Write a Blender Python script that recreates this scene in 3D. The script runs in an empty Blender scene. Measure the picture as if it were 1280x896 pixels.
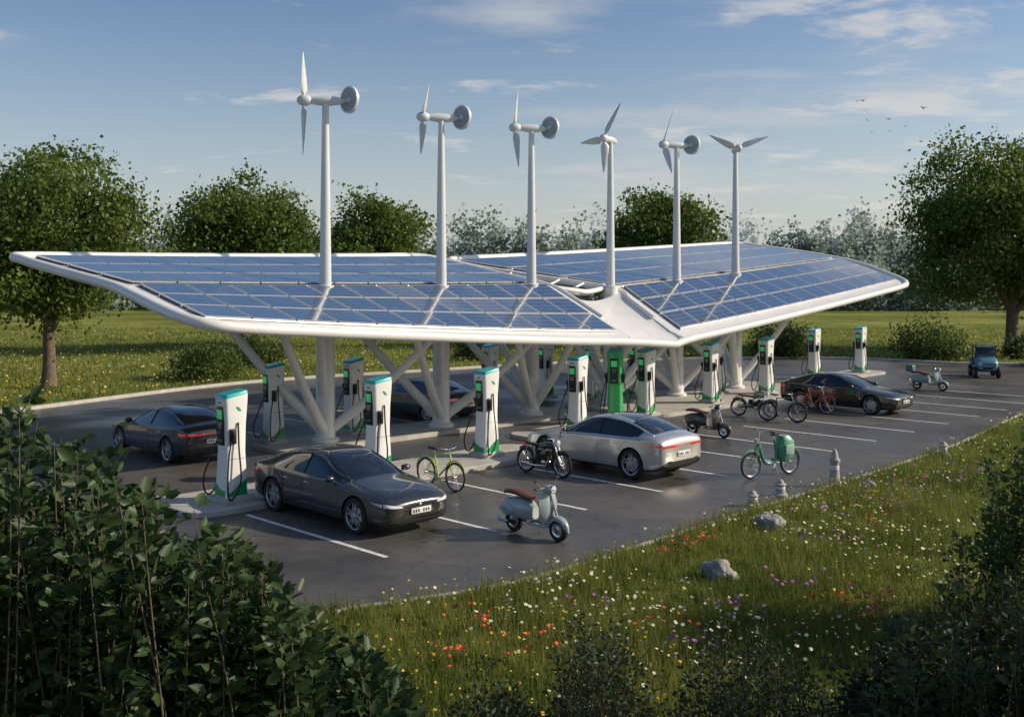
import bpy, bmesh, math, random
import numpy as np
from mathutils import Vector, Matrix, noise
from mathutils.bvhtree import BVHTree
R=random.Random(7); rng=np.random.default_rng(11)
C=bpy.context.scene.collection
Q=math.sqrt(.5)
def P(s,t,z=0): return Vector(((s+t)*Q,(s-t)*Q,z))
# ---------------------------------------------------------------- materials
def nt(name):
    m=bpy.data.materials.new(name); m.use_nodes=True
    n=m.node_tree.nodes; l=m.node_tree.links
    return m,n,l,n['Principled BSDF']
def mat(name,col,rough=.5,metal=0,coat=0,em=None,ems=0,var=.12,nscale=3,bump=0,bscale=60,rvar=0):
    m,n,l,b=nt(name)
    tc=n.new('ShaderNodeTexCoord'); nz=n.new('ShaderNodeTexNoise'); nz.inputs['Scale'].default_value=nscale; nz.inputs['Detail'].default_value=6
    l.new(tc.outputs['Object'],nz.inputs['Vector'])
    cr=n.new('ShaderNodeValToRGB'); cr.color_ramp.elements[0].position=.3; cr.color_ramp.elements[1].position=.7
    cr.color_ramp.elements[0].color=[c*(1-var) for c in col]+[1]; cr.color_ramp.elements[1].color=[min(1,c*(1+var)) for c in col]+[1]
    l.new(nz.outputs['Fac'],cr.inputs['Fac']); l.new(cr.outputs['Color'],b.inputs['Base Color'])
    b.inputs['Roughness'].default_value=rough; b.inputs['Metallic'].default_value=metal; b.inputs['Coat Weight'].default_value=coat
    b.inputs['Coat Roughness'].default_value=.03
    if rvar:
        mr=n.new('ShaderNodeMapRange'); mr.inputs['To Min'].default_value=max(0,rough-rvar); mr.inputs['To Max'].default_value=rough+rvar
        l.new(nz.outputs['Fac'],mr.inputs['Value']); l.new(mr.outputs['Result'],b.inputs['Roughness'])
    if bump:
        n2=n.new('ShaderNodeTexNoise'); n2.inputs['Scale'].default_value=bscale; n2.inputs['Detail'].default_value=4; l.new(tc.outputs['Object'],n2.inputs['Vector'])
        bp=n.new('ShaderNodeBump'); bp.inputs['Strength'].default_value=bump; bp.inputs['Distance'].default_value=.02
        l.new(n2.outputs['Fac'],bp.inputs['Height']); l.new(bp.outputs['Normal'],b.inputs['Normal'])
    if em: b.inputs['Emission Color'].default_value=(*em,1); b.inputs['Emission Strength'].default_value=ems
    return m
def leafmat(name,dark,light,nscale=.7,trans=.3,rough=.5):
    m,n,l,b=nt(name)
    tc=n.new('ShaderNodeTexCoord'); nz=n.new('ShaderNodeTexNoise'); nz.inputs['Scale'].default_value=nscale; nz.inputs['Detail'].default_value=3
    l.new(tc.outputs['Object'],nz.inputs['Vector'])
    g=n.new('ShaderNodeNewGeometry')
    a=n.new('ShaderNodeMath'); a.operation='MULTIPLY_ADD'; a.inputs[1].default_value=.5
    l.new(g.outputs['Random Per Island'],a.inputs[0])
    s=n.new('ShaderNodeMath'); s.operation='MULTIPLY_ADD'; s.inputs[1].default_value=1.5; s.inputs[2].default_value=-.5
    l.new(nz.outputs['Fac'],s.inputs[0]); l.new(s.outputs[0],a.inputs[2])
    cr=n.new('ShaderNodeValToRGB'); cr.color_ramp.elements[0].color=(*dark,1); cr.color_ramp.elements[1].color=(*light,1)
    l.new(a.outputs[0],cr.inputs['Fac']); l.new(cr.outputs['Color'],b.inputs['Base Color']); b.inputs['Roughness'].default_value=rough
    b.inputs['Specular IOR Level'].default_value=.3
    tr=n.new('ShaderNodeBsdfTranslucent'); l.new(cr.outputs['Color'],tr.inputs['Color'])
    mx=n.new('ShaderNodeMixShader'); mx.inputs[0].default_value=trans
    l.new(b.outputs[0],mx.inputs[1]); l.new(tr.outputs[0],mx.inputs[2]); l.new(mx.outputs[0],n['Material Output'].inputs['Surface'])
    return m
WHITE=mat('white_steel',(.72,.72,.71),.38,var=.05,nscale=1.5,coat=.2)
PLAST=mat('charger_shell',(.76,.77,.76),.3,var=.03,coat=.4)
BLACK=mat('black_plastic',(.012,.012,.013),.35)
RUBBER=mat('rubber',(.018,.018,.018),.8,bump=.3,bscale=90)
GLASSD=mat('dark_glass',(.006,.008,.010),.03,coat=1,var=.1)
CHROME=mat('chrome',(.6,.6,.62),.18,metal=1,var=.05)
ALLOY=mat('alloy_wheel',(.50,.50,.52),.3,metal=.9)
GREEN=mat('green_decal',(.02,.32,.10),.35,coat=.4)
TEAL=mat('teal_cap',(.02,.40,.42),.3,coat=.5)
SCRN=mat('green_display',(.01,.14,.05),.3,em=(.1,1,.3),ems=.22,var=.6,nscale=40)
CONC=mat('concrete',(.40,.385,.36),.85,var=.15,nscale=2,bump=.4,bscale=40)
KERB=mat('kerb_concrete',(.45,.43,.40),.85,var=.18,nscale=3,bump=.4,bscale=40)
LINE=mat('road_paint',(.68,.68,.66),.6,var=.25,nscale=9)
BARK=mat('bark',(.13,.095,.065),.9,var=.35,nscale=6,bump=.8,bscale=14)
ROCK=mat('rock',(.3,.29,.28),.9,var=.35,nscale=5,bump=.8,bscale=12)
RED=mat('tail_lamp',(.45,.01,.01),.2,coat=1,em=(1,.03,.02),ems=.3)
LAMP=mat('headlamp_glass',(.6,.63,.66),.08,coat=1)
LEATH=mat('brown_leather',(.13,.045,.025),.5,var=.2)
PLATE=mat('plate_white',(.75,.75,.75),.4)
def seg(n,l,op,a,bv=None,cv=None):
    x=n.new('ShaderNodeMath'); x.operation=op
    for i,v in enumerate((a,bv,cv)):
        if v is None: continue
        if hasattr(v,'links') : l.new(v,x.inputs[i])
        else: x.inputs[i].default_value=v
    return x.outputs[0]
def panelmat():
    m,n,l,b=nt('solar_cells')
    uv=n.new('ShaderNodeUVMap'); sp=n.new('ShaderNodeSeparateXYZ'); l.new(uv.outputs[0],sp.inputs[0])
    def line(o,k,w):
        f=seg(n,l,'FRACT',seg(n,l,'MULTIPLY',o,k)); d=seg(n,l,'ABSOLUTE',seg(n,l,'SUBTRACT',f,.5)); return seg(n,l,'GREATER_THAN',d,.5-w)
    U,V=sp.outputs[0],sp.outputs[1]
    cell=seg(n,l,'MAXIMUM',line(U,6,.04),line(V,4,.04))
    frame=seg(n,l,'MAXIMUM',line(U,1,.024),line(V,1,.03))
    tc=n.new('ShaderNodeTexCoord'); vo=n.new('ShaderNodeTexVoronoi'); vo.inputs['Scale'].default_value=9; l.new(tc.outputs['Object'],vo.inputs['Vector'])
    wn=n.new('ShaderNodeTexWhiteNoise'); wn.noise_dimensions='2D'; fl=n.new('ShaderNodeVectorMath'); fl.operation='FLOOR'
    vm=n.new('ShaderNodeVectorMath'); vm.operation='MULTIPLY'; vm.inputs[1].default_value=(6,4,1); l.new(uv.outputs[0],vm.inputs[0]); l.new(vm.outputs[0],fl.inputs[0]); l.new(fl.outputs[0],wn.inputs['Vector'])
    # whole-module tint differences
    f2=n.new('ShaderNodeVectorMath'); f2.operation='FLOOR'; l.new(uv.outputs[0],f2.inputs[0]); w2=n.new('ShaderNodeTexWhiteNoise'); w2.noise_dimensions='2D'; l.new(f2.outputs[0],w2.inputs['Vector'])
    cr=n.new('ShaderNodeValToRGB'); cr.color_ramp.elements[0].color=(.010,.028,.085,1); cr.color_ramp.elements[1].color=(.04,.085,.185,1)
    sm=seg(n,l,'ADD',seg(n,l,'ADD',seg(n,l,'MULTIPLY',vo.outputs['Color'],.35),seg(n,l,'MULTIPLY',wn.outputs[0],.35)),seg(n,l,'MULTIPLY',w2.outputs[0],.35)); l.new(sm,cr.inputs['Fac'])
    def mix(f,a,c):
        x=n.new('ShaderNodeMix'); x.data_type='RGBA'; l.new(f,x.inputs['Factor']); l.new(a,x.inputs['A']); x.inputs['B'].default_value=(*c,1); return x.outputs['Result']
    c=mix(cell,cr.outputs[0],(.22,.28,.36)); c=mix(frame,c,(.62,.63,.64)); l.new(c,b.inputs['Base Color'])
    b.inputs['Roughness'].default_value=.16; b.inputs['Coat Weight'].default_value=1; b.inputs['Coat Roughness'].default_value=.05
    return m
PANEL=panelmat()
# ---------------------------------------------------------------- builder
class MB:
    def __init__(s): s.v=[];s.f=[];s.m=[];s.sm=[]
    def add(s,vs,fs,m=0,smooth=False):
        o=len(s.v); s.v+=[tuple(v) for v in vs]; s.f+=[tuple(i+o for i in f) for f in fs]; s.m+=[m]*len(fs); s.sm+=[smooth]*len(fs)
    def box(s,c,sz,m=0,rot=None,bev=.01,seg=2):
        bm=bmesh.new(); bmesh.ops.create_cube(bm,size=1); bmesh.ops.scale(bm,vec=sz,verts=bm.verts)
        if bev: bmesh.ops.bevel(bm,geom=bm.edges[:],offset=min(bev,min(sz)*.45),segments=seg,affect='EDGES',profile=.5)
        M=Matrix.Translation(c)@(rot.to_4x4() if rot else Matrix())
        vs=[M@v.co for v in bm.verts]; bm.verts.index_update(); fs=[[v.index for v in f.verts] for f in bm.faces]; bm.free()
        s.add(vs,fs,m,bev>.02)
    def ell(s,c,r,m=0,rot=None,nu=20,nv=12):
        vs=[];fs=[]; M=Matrix.Translation(c)@(rot.to_4x4() if rot else Matrix())
        for j in range(nv+1):
            th=math.pi*j/nv
            for i in range(nu):
                ph=2*math.pi*i/nu; vs.append(M@Vector((r[0]*math.sin(th)*math.cos(ph),r[1]*math.sin(th)*math.sin(ph),r[2]*math.cos(th))))
        for j in range(nv):
            for i in range(nu): fs.append((j*nu+i,(j+1)*nu+i,(j+1)*nu+(i+1)%nu,j*nu+(i+1)%nu))
        s.add(vs,fs,m,True)
    def tube(s,pts,r,m=0,n=8,closed=False,smooth=True):
        pts=[Vector(p) for p in pts]; N=len(pts); rs=r if isinstance(r,(list,tuple)) else [r]*N
        vs=[];fs=[]; up=None
        for i in range(N):
            a=pts[(i-1)%N] if (closed or i>0) else pts[i]; b=pts[(i+1)%N] if (closed or i<N-1) else pts[i]
            d=(b-a); d=d.normalized() if d.length>1e-9 else Vector((0,0,1))
            if up is None: up=d.orthogonal().normalized()
            up=(up-d*up.dot(d)); up=up.normalized() if up.length>1e-6 else d.orthogonal().normalized()
            w=d.cross(up)
            for k in range(n):
                a2=2*math.pi*k/n; vs.append(pts[i]+(up*math.cos(a2)+w*math.sin(a2))*rs[i])
        for i in range(N if closed else N-1):
            for k in range(n):
                j=(i+1)%N; fs.append((i*n+k,i*n+(k+1)%n,j*n+(k+1)%n,j*n+k))
        s.add(vs,fs,m,smooth)
        if not closed: s.add([vs[k] for k in range(n)][::-1],[tuple(range(n))],m); s.add(vs[-n:],[tuple(range(n))],m)
    def lathe(s,prof,c=(0,0,0),m=0,n=28,M=None,closed=False):
        vs=[];fs=[];K=len(prof); T=Matrix.Translation(c)@(M.to_4x4() if M else Matrix())
        for i in range(n):
            a=2*math.pi*i/n
            for r,y in prof: vs.append(T@Vector((r*math.cos(a),y,r*math.sin(a))))
        for i in range(n):
            for k in range(K if closed else K-1):
                j=(i+1)%n; k2=(k+1)%K; fs.append((i*K+k,i*K+k2,j*K+k2,j*K+k))
        s.add(vs,fs,m,True)
    def loft(s,rings,m=0,smooth=True,caps=True):
        n=len(rings[0]); vs=[p for r in rings for p in r]; fs=[]
        for i in range(len(rings)-1):
            for k in range(n): fs.append((i*n+k,i*n+(k+1)%n,(i+1)*n+(k+1)%n,(i+1)*n+k))
        s.add(vs,fs,m,smooth)
        if caps: s.add(rings[0][::-1],[tuple(range(n))],m); s.add(rings[-1],[tuple(range(n))],m)
    def obj(s,name,mats,parent=None,loc=(0,0,0),rz=0,sharp=None):
        me=bpy.data.meshes.new(name); me.from_pydata(s.v,[],s.f); me.polygons.foreach_set('material_index',s.m); me.polygons.foreach_set('use_smooth',s.sm)
        for m in mats: me.materials.append(m)
        bm=bmesh.new(); bm.from_mesh(me); bmesh.ops.recalc_face_normals(bm,faces=bm.faces[:]); bm.to_mesh(me); bm.free()
        if sharp: me.set_sharp_from_angle(angle=math.radians(sharp))
        o=bpy.data.objects.new(name,me); C.objects.link(o); o.location=loc; o.rotation_euler[2]=rz
        if parent: o.parent=parent
        return o
def empty(name,loc=(0,0,0),rz=0):
    o=bpy.data.objects.new(name,None); C.objects.link(o); o.location=loc; o.rotation_euler[2]=rz; return o
def link(name,me,parent=None,loc=(0,0,0),rz=0,sc=1):
    o=bpy.data.objects.new(name,me); C.objects.link(o); o.location=loc; o.rotation_euler[2]=rz; o.scale=(sc,)*3
    if parent: o.parent=parent
    return o
def catmull(pts,k=8,closed=False):
    pts=[Vector(p) for p in pts]; N=len(pts); out=[]
    for i in range(N if closed else N-1):
        g=lambda j: pts[j%N] if closed else pts[max(0,min(N-1,j))]
        a,b,c,d=g(i-1),g(i),g(i+1),g(i+2)
        for q in range(k):
            t=q/k; out.append(.5*((2*b)+(c-a)*t+(2*a-5*b+4*c-d)*t*t+(3*b-a-3*c+d)*t**3))
    if not closed: out.append(pts[-1])
    return out
def npmesh(name,V,F,mats,midx=None,smooth=False,parent=None,loc=(0,0,0)):
    V=np.asarray(V,np.float32).reshape(-1,3); F=np.asarray(F,np.int32); M,k=F.shape
    me=bpy.data.meshes.new(name); me.vertices.add(len(V)); me.vertices.foreach_set('co',V.ravel())
    me.loops.add(M*k); me.loops.foreach_set('vertex_index',F.ravel()); me.polygons.add(M)
    me.polygons.foreach_set('loop_start',np.arange(0,M*k,k,dtype=np.int32))
    for m in mats: me.materials.append(m)
    if midx is not None: me.polygons.foreach_set('material_index',np.asarray(midx,np.int32))
    me.update(calc_edges=True); me.validate()
    o=bpy.data.objects.new(name,me); C.objects.link(o); o.location=loc
    if parent: o.parent=parent
    return o
def unit(a): return a/np.maximum(np.linalg.norm(a,axis=1,keepdims=True),1e-9)
def leafgeo(pos,size,droop=0.,d=None,fold=.25,wr=.5,near=False):
    N=len(pos)
    if d is None: d=rng.normal(size=(N,3)); d[:,2]-=droop
    d=unit(d); r=rng.normal(size=(N,3)); r[:,2]+=1.0; w=unit(np.cross(d,r)); nn=np.cross(w,d)
    sz=size*(.65+.7*rng.random((N,1))); W=sz*wr*.5
    if near:
        b=pos; t=pos+d*sz-nn*sz*.12; l1=pos+d*sz*.3+w*W+nn*W*fold; l2=pos+d*sz*.7+w*W*.7+nn*W*fold*.4; r1=pos+d*sz*.3-w*W+nn*W*fold; r2=pos+d*sz*.7-w*W*.7+nn*W*fold*.4
        V=np.stack([b,l1,l2,t,r2,r1],1).reshape(-1,3); i=np.arange(N)[:,None]*6
        F=np.concatenate([i+np.array([[0,1,2,3]]),i+np.array([[0,3,4,5]])])
    else:
        V=np.stack([pos,pos+d*sz*.5+w*W,pos+d*sz,pos+d*sz*.5-w*W+nn*W*fold],1).reshape(-1,3); F=np.arange(N)[:,None]*4+np.array([[0,1,2,3]])
    return V,F
# ---------------------------------------------------------------- camera / world / sun
cam=bpy.data.cameras.new('camera'); co=bpy.data.objects.new('camera',cam); C.objects.link(co); co.location=(0,0,5); co.rotation_euler=(math.pi/2,0,0)
cam.lens=36.56; cam.sensor_width=36; cam.shift_y=-.0758; cam.clip_end=3000; bpy.context.scene.camera=co
SD=Vector((.93,.03,0)).normalized(); EL=math.radians(28); sd=Vector((SD.x*math.cos(EL),SD.y*math.cos(EL),math.sin(EL)))
w=bpy.data.worlds.new('World'); bpy.context.scene.world=w; w.use_nodes=True; n=w.node_tree.nodes; l=w.node_tree.links
bg=n['Background']; bg.inputs[1].default_value=.13
sky=n.new('ShaderNodeTexSky'); sky.sky_type='NISHITA'; sky.sun_disc=False; sky.sun_elevation=EL; sky.sun_rotation=math.atan2(SD.x,SD.y)
sky.ozone_density=1.8; sky.air_density=1.0; sky.dust_density=1.6
tc=n.new('ShaderNodeTexCoord'); sp=n.new('ShaderNodeSeparateXYZ'); l.new(tc.outputs['Generated'],sp.inputs[0])
zz=seg(n,l,'MAXIMUM',sp.outputs[2],0.)
def wmix(f,a,b,bt='MIX'):
    x=n.new('ShaderNodeMix'); x.data_type='RGBA'; x.blend_type=bt
    for nm,v in (('Factor',f),('A',a),('B',b)):
        if hasattr(v,'links'): l.new(v,x.inputs[nm])
        else: x.inputs[nm].default_value=v if nm=='Factor' else (*v,1)
    return x.outputs['Result']
mr0=n.new('ShaderNodeMapRange'); mr0.inputs['From Min'].default_value=.06; mr0.inputs['From Max'].default_value=.28; l.new(zz,mr0.inputs['Value'])
deep=wmix(mr0.outputs[0],sky.outputs[0],(.56,.70,.84),'MULTIPLY')
hz=seg(n,l,'MULTIPLY',seg(n,l,'POWER',2.718,seg(n,l,'MULTIPLY',zz,-10.)),.92)
base=wmix(hz,deep,(4.75,4.85,4.85))
den=seg(n,l,'ADD',zz,.10)
def clouds(sc_,zoff,f0,f1,bias,mx_,ys):
    cx=n.new('ShaderNodeCombineXYZ'); l.new(seg(n,l,'DIVIDE',sp.outputs[0],den),cx.inputs[0]); l.new(seg(n,l,'MULTIPLY',seg(n,l,'DIVIDE',sp.outputs[1],den),ys),cx.inputs[1]); cx.inputs[2].default_value=zoff
    nz=n.new('ShaderNodeTexNoise'); nz.inputs['Scale'].default_value=sc_; nz.inputs['Detail'].default_value=10; nz.inputs['Roughness'].default_value=.58; nz.inputs['Distortion'].default_value=.25
    l.new(cx.outputs[0],nz.inputs['Vector'])
    nb=seg(n,l,'ADD',nz.outputs['Fac'],seg(n,l,'MULTIPLY',sp.outputs[0],bias))
    mr=n.new('ShaderNodeMapRange'); mr.interpolation_type='SMOOTHSTEP'; mr.inputs['From Min'].default_value=f0; mr.inputs['From Max'].default_value=f1; mr.inputs['To Max'].default_value=mx_; l.new(nb,mr.inputs['Value']); return mr.outputs[0]
c1=clouds(.75,9.3,.52,.74,.16,.65,1.7); c2=clouds(2.3,2.1,.56,.72,.12,.7,1.3)
l.new(wmix(c2,wmix(c1,base,(4.6,4.6,4.65)),(5.3,5.15,5.0)),bg.inputs[0])
sun=bpy.data.lights.new('sun','SUN'); sun.energy=5.0; sun.angle=math.radians(.6); sun.color=(1,.85,.65)
so=bpy.data.objects.new('sun',sun); C.objects.link(so); so.rotation_euler=sd.to_track_quat('Z','Y').to_euler(); so.location=(30,0,40)
sc=bpy.context.scene; sc.view_settings.view_transform='Standard'; sc.view_settings.look='None'; sc.view_settings.exposure=0
# ---------------------------------------------------------------- ground
def groundmat():
    m,n,l,b=nt('meadow_soil'); tc=n.new('ShaderNodeTexCoord')
    a=n.new('ShaderNodeTexNoise'); a.inputs['Scale'].default_value=.06; a.inputs['Detail'].default_value=8; a.inputs['Roughness'].default_value=.65
    c=n.new('ShaderNodeTexNoise'); c.inputs['Scale'].default_value=4; c.inputs['Detail'].default_value=8
    l.new(tc.outputs['Object'],a.inputs['Vector']); l.new(tc.outputs['Object'],c.inputs['Vector'])
    s=seg(n,l,'ADD',seg(n,l,'MULTIPLY',a.outputs['Fac'],.6),seg(n,l,'MULTIPLY',c.outputs['Fac'],.4))
    cr=n.new('ShaderNodeValToRGB'); e=cr.color_ramp.elements; e[0].position=.38; e[0].color=(.06,.085,.016,1); e[1].position=.6; e[1].color=(.30,.30,.075,1)
    x=e.new(.5); x.color=(.155,.18,.035,1)
    l.new(s,cr.inputs['Fac']); l.new(cr.outputs[0],b.inputs['Base Color']); b.inputs['Roughness'].default_value=1; b.inputs['Specular IOR Level'].default_value=.1
    bp=n.new('ShaderNodeBump'); bp.inputs['Strength'].default_value=.6; bp.inputs['Distance'].default_value=.15; l.new(c.outputs['Fac'],bp.inputs['Height']); l.new(bp.outputs[0],b.inputs['Normal'])
    return m
g=MB(); g.add([(-1500,-200,0),(1500,-200,0),(1500,2500,0),(-1500,2500,0)],[(0,1,2,3)]); g.obj('ground',[groundmat()])
def asphalt():
    m,n,l,b=nt('asphalt'); tc=n.new('ShaderNodeTexCoord')
    def N(s,d=6):
        a=n.new('ShaderNodeTexNoise'); a.inputs['Scale'].default_value=s; a.inputs['Detail'].default_value=d; l.new(tc.outputs['Object'],a.inputs['Vector']); return a.outputs['Fac']
    big,mid,fine=N(.25,7),N(2.2),N(55,3)
    s=seg(n,l,'ADD',seg(n,l,'ADD',seg(n,l,'MULTIPLY',big,.5),seg(n,l,'MULTIPLY',mid,.25)),seg(n,l,'MULTIPLY',fine,.25))
    cr=n.new('ShaderNodeValToRGB'); e=cr.color_ramp.elements; e[0].position=.35; e[0].color=(.040,.038,.038,1); e[1].position=.65; e[1].color=(.125,.116,.106,1)
    vo=n.new('ShaderNodeTexVoronoi'); vo.feature='DISTANCE_TO_EDGE'; vo.inputs['Scale'].default_value=.22
    nd=n.new('ShaderNodeTexNoise'); nd.inputs['Scale'].default_value=1.5; nd.inputs['Detail'].default_value=5; l.new(tc.outputs['Object'],nd.inputs['Vector'])
    va=n.new('ShaderNodeVectorMath'); va.operation='ADD'; l.new(tc.outputs['Object'],va.inputs[0]); l.new(nd.outputs['Color'],va.inputs[1]); l.new(va.outputs[0],vo.inputs['Vector'])
    ck=seg(n,l,'LESS_THAN',vo.outputs['Distance'],.003)
    s=seg(n,l,'SUBTRACT',s,seg(n,l,'MULTIPLY',ck,.15))
    l.new(s,cr.inputs['Fac']); l.new(cr.outputs[0],b.inputs['Base Color'])
    mr=n.new('ShaderNodeMapRange'); mr.inputs['From Min'].default_value=.35; mr.inputs['From Max'].default_value=.65; mr.inputs['To Min'].default_value=.28; mr.inputs['To Max'].default_value=.62
    l.new(big,mr.inputs['Value']); l.new(mr.outputs[0],b.inputs['Roughness'])
    bp=n.new('ShaderNodeBump'); bp.inputs['Strength'].default_value=.35; bp.inputs['Distance'].default_value=.01; l.new(fine,bp.inputs['Height']); l.new(bp.outputs[0],b.inputs['Normal'])
    return m
near=[(-34,9),(-20,11.5),(-10,13.8),(-3.66,15.3),(-2.3,15.9),(-.52,16.8),(.82,17.9),(2.06,19.2),(4.35,21.7),(6.7,24.2),(9.7,27.4),(13.7,31.9),(21.5,41.6),(32,50),(60,58)]
far=[(60,70),(31,62),(23,65.6),(16,67),(5,64),(-5.3,57),(-13.2,50.4),(-19.3,39.2),(-26,26),(-36,12)]
nc=catmull([(x,y,0) for x,y in near],6); fc=catmull([(x,y,0) for x,y in far],6)
poly=[(p.x,p.y) for p in nc+fc]
g=MB(); g.add([(x,y,.004) for x,y in poly],[tuple(range(len(poly)))]); g.obj('asphalt_parking_lot',[asphalt()])
def inpoly(x,y,poly):
    ins=np.zeros(len(x),bool); j=len(poly)-1
    for i in range(len(poly)):
        xi,yi=poly[i]; xj,yj=poly[j]
        if yi!=yj: ins^=((yi>y)!=(yj>y))&(x<(xj-xi)*(y-yi)/(yj-yi)+xi)
        j=i
    return ins
def kerb(name,path,wd,h,m):
    g=MB(); rings=[]
    for i,p in enumerate(path):
        d=(path[min(i+1,len(path)-1)]-path[max(i-1,0)]).normalized(); q=Vector((-d.y,d.x,0))
        rings.append([p-q*wd/2+Vector((0,0,-.05)),p+q*wd/2+Vector((0,0,-.05)),p+q*wd/2+Vector((0,0,h-.02)),p+q*(wd/2-.02)+Vector((0,0,h)),p-q*(wd/2-.02)+Vector((0,0,h)),p-q*wd/2+Vector((0,0,h-.02))])
    g.loft(rings,0,False); return g.obj(name,[m])
kerb('kerb',fc,.28,.13,KERB); kerb('kerb',nc,.10,.05,KERB)
def island(s0,s1,t0,t1,name='pavement_island',h=.13,r=.7):
    g=MB(); pts=[]
    for cs,ct,a0 in((s1-r,t1-r,0),(s0+r,t1-r,90),(s0+r,t0+r,180),(s1-r,t0+r,270)):
        for k in range(7):
            a=math.radians(a0+k*15); pts.append((cs+r*math.cos(a),ct+r*math.sin(a)))
    ins=[((p[0]-(s0+s1)/2)*(1-.06/(s1-s0))+(s0+s1)/2,(p[1]-(t0+t1)/2)*(1-.06/(t1-t0))+(t0+t1)/2) for p in pts]
    g.loft([[P(a,b,0) for a,b in pts],[P(a,b,h-.02) for a,b in pts],[P(a,b,h) for a,b in ins]],0,False); g.obj(name,[CONC])
island(10.6,22.2,-22.2,-20.0); island(16.4,29.5,-27.8,-25.4); island(23.3,29,-23.8,-21.2); island(30.5,44,-28,-22.9); island(46.5,54,-27.2,-25.2)
g=MB()
for k in range(14):
    s=11.7+2.75*k
    g.add([P(s-.055,-19.7,.009),P(s+.055,-19.7,.009),P(s+.055,-14.9,.009),P(s-.055,-14.9,.009)],[(0,1,2,3)])
    if k<12:
        s=12.6+2.75*k; g.add([P(s-.055,-33.5,.009),P(s+.055,-33.5,.009),P(s+.055,-28.6,.009),P(s-.055,-28.6,.009)],[(0,1,2,3)])
g.add([P(8.2,-25.2,.009),P(8.2,-25.05,.009),P(11.4,-22.6,.009),P(11.4,-22.75,.009)],[(0,1,2,3)])
for s in (6.5,): g.add([P(s,-36,.009),P(s+.1,-36,.009),P(s+.1,-31,.009),P(s,-31,.009)],[(0,1,2,3)])
g.obj('parking_lines',[LINE])
# ---------------------------------------------------------------- canopy
L=dict(F=[(12.3,-22.6,4.08),(27.8,-22.7,3.22)],C=[(12.4,-26.3,4.85),(28.,-26.3,4.82)],B=[(11.5,-31,5.66),(26.4,-31,5.88)])
Rr=dict(F=[(31.5,-22.7,3.18),(49.6,-22.8,5.0)],C=[(32.6,-26.3,4.72),(50.8,-26.5,6.1)],B=[(28.9,-32.1,5.8),(49.5,-32,7.0)])
def ev(W,strip,a,b,dz=0):
    X,Y=('F','C') if strip==0 else ('C','B')
    x0=Vector(W[X][0]).lerp(Vector(W[X][1]),a); y0=Vector(W[Y][0]).lerp(Vector(W[Y][1]),a); q=x0.lerp(y0,b)
    q.z+=-.25*max(0,min(1,a))*(1-max(0,min(1,a)))*(1 if strip==0 else .6)
    return P(q.x,q.y,q.z+dz)
can=empty('solar_canopy',(0,0,0))
pm=bpy.data.meshes.new('solar_panels'); PV=[];PF=[];PU=[];fr=MB()
for W,nc_ in((L,12),(Rr,14)):
    for st,nr in((0,3),(1,3)):
        for i in range(nc_):
            for j in range(nr):
                e=.02; a0,a1=(i+e)/nc_,(i+1-e)/nc_; b0,b1=(j+e*1.5)/nr,(j+1-e*1.5)/nr
                if st==1: b0=b0*.95+.05; b1=b1*.95+.05
                q=[ev(W,st,a0,b0,.10),ev(W,st,a1,b0,.10),ev(W,st,a1,b1,.10),ev(W,st,a0,b1,.10)]
                o=len(PV); PV+=q; PF.append((o,o+1,o+2,o+3)); u0=i+(20 if W is Rr else 0); v0=j+st*5; PU+=[(u0+.001,v0+.001),(u0+.999,v0+.001),(u0+.999,v0+.999),(u0+.001,v0+.999)]
                qq=[v-Vector((0,0,.045)) for v in q]; q2=[v-Vector((0,0,.003)) for v in q]
                fr.add(q2+qq,[(0,1,5,4),(1,2,6,5),(2,3,7,6),(3,0,4,7),(4,5,6,7)],0)
        for b in [j/nr for j in range(nr+1)]:
            fr.tube([ev(W,st,a/12,b*.98+.01,.03) for a in range(13)],.035,0,6)
pm.from_pydata(PV,[],PF); uvl=pm.uv_layers.new(name='UVMap')
for i,uvv in enumerate(PU): uvl.data[i].uv=uvv
pm.materials.append(PANEL); link('solar_panels',pm,can)
fr.obj('panel_frames',[ALLOY],can)
dk=MB()
def slab(rows,th=.13,m=0):
    nr=len(rows); ncl=len(rows[0]); vs=[p for r in rows for p in r]; vb=[p-Vector((0,0,th)) for p in vs]; N=len(vs); fs=[]
    for i in range(nr-1):
        for j in range(ncl-1):
            a=i*ncl+j; fs.append((a,a+1,a+ncl+1,a+ncl)); fs.append((N+a,N+a+ncl,N+a+ncl+1,N+a+1))
    for j in range(ncl-1): fs.append((j,j+1,N+j+1,N+j)); a=(nr-1)*ncl+j; fs.append((a+1,a,N+a,N+a+1))
    for i in range(nr-1): a=i*ncl; fs.append((a+ncl,a,N+a,N+a+ncl)); a=i*ncl+ncl-1; fs.append((a,a+ncl,N+a+ncl,N+a))
    dk.add(vs+vb,fs,m,False)
for W in (L,Rr):
    aa=[-.03+1.055*k/20 for k in range(21)]
    a2_=[-.015+1.03*k/20 for k in range(21)]
    slab([[ev(W,0,a,-.13) for a in a2_]]+[[ev(W,0,a,b) for a in aa] for b in (0.02,.5,.985)]); slab([[ev(W,1,a,b) for a in aa] for b in (.0,.5,1.05)])
rows=[]
for j in range(9):
    b=-.16+1.1*j/8; A=ev(L,0,1.022,b,.004); B=ev(Rr,0,-.027,b,.004); tm=-22.1-3.9*j/8; M_=P(30.2,tm,2.78+1.45*j/8); r=[]
    for k in range(13):
        t=k/12; r.append(A*(1-t)*(1-2*t)+M_*4*t*(1-t)+B*t*(2*t-1))
    rows.append(r)
slab(rows,.14)
V0=P(30.2,-22.0,2.74)
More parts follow.
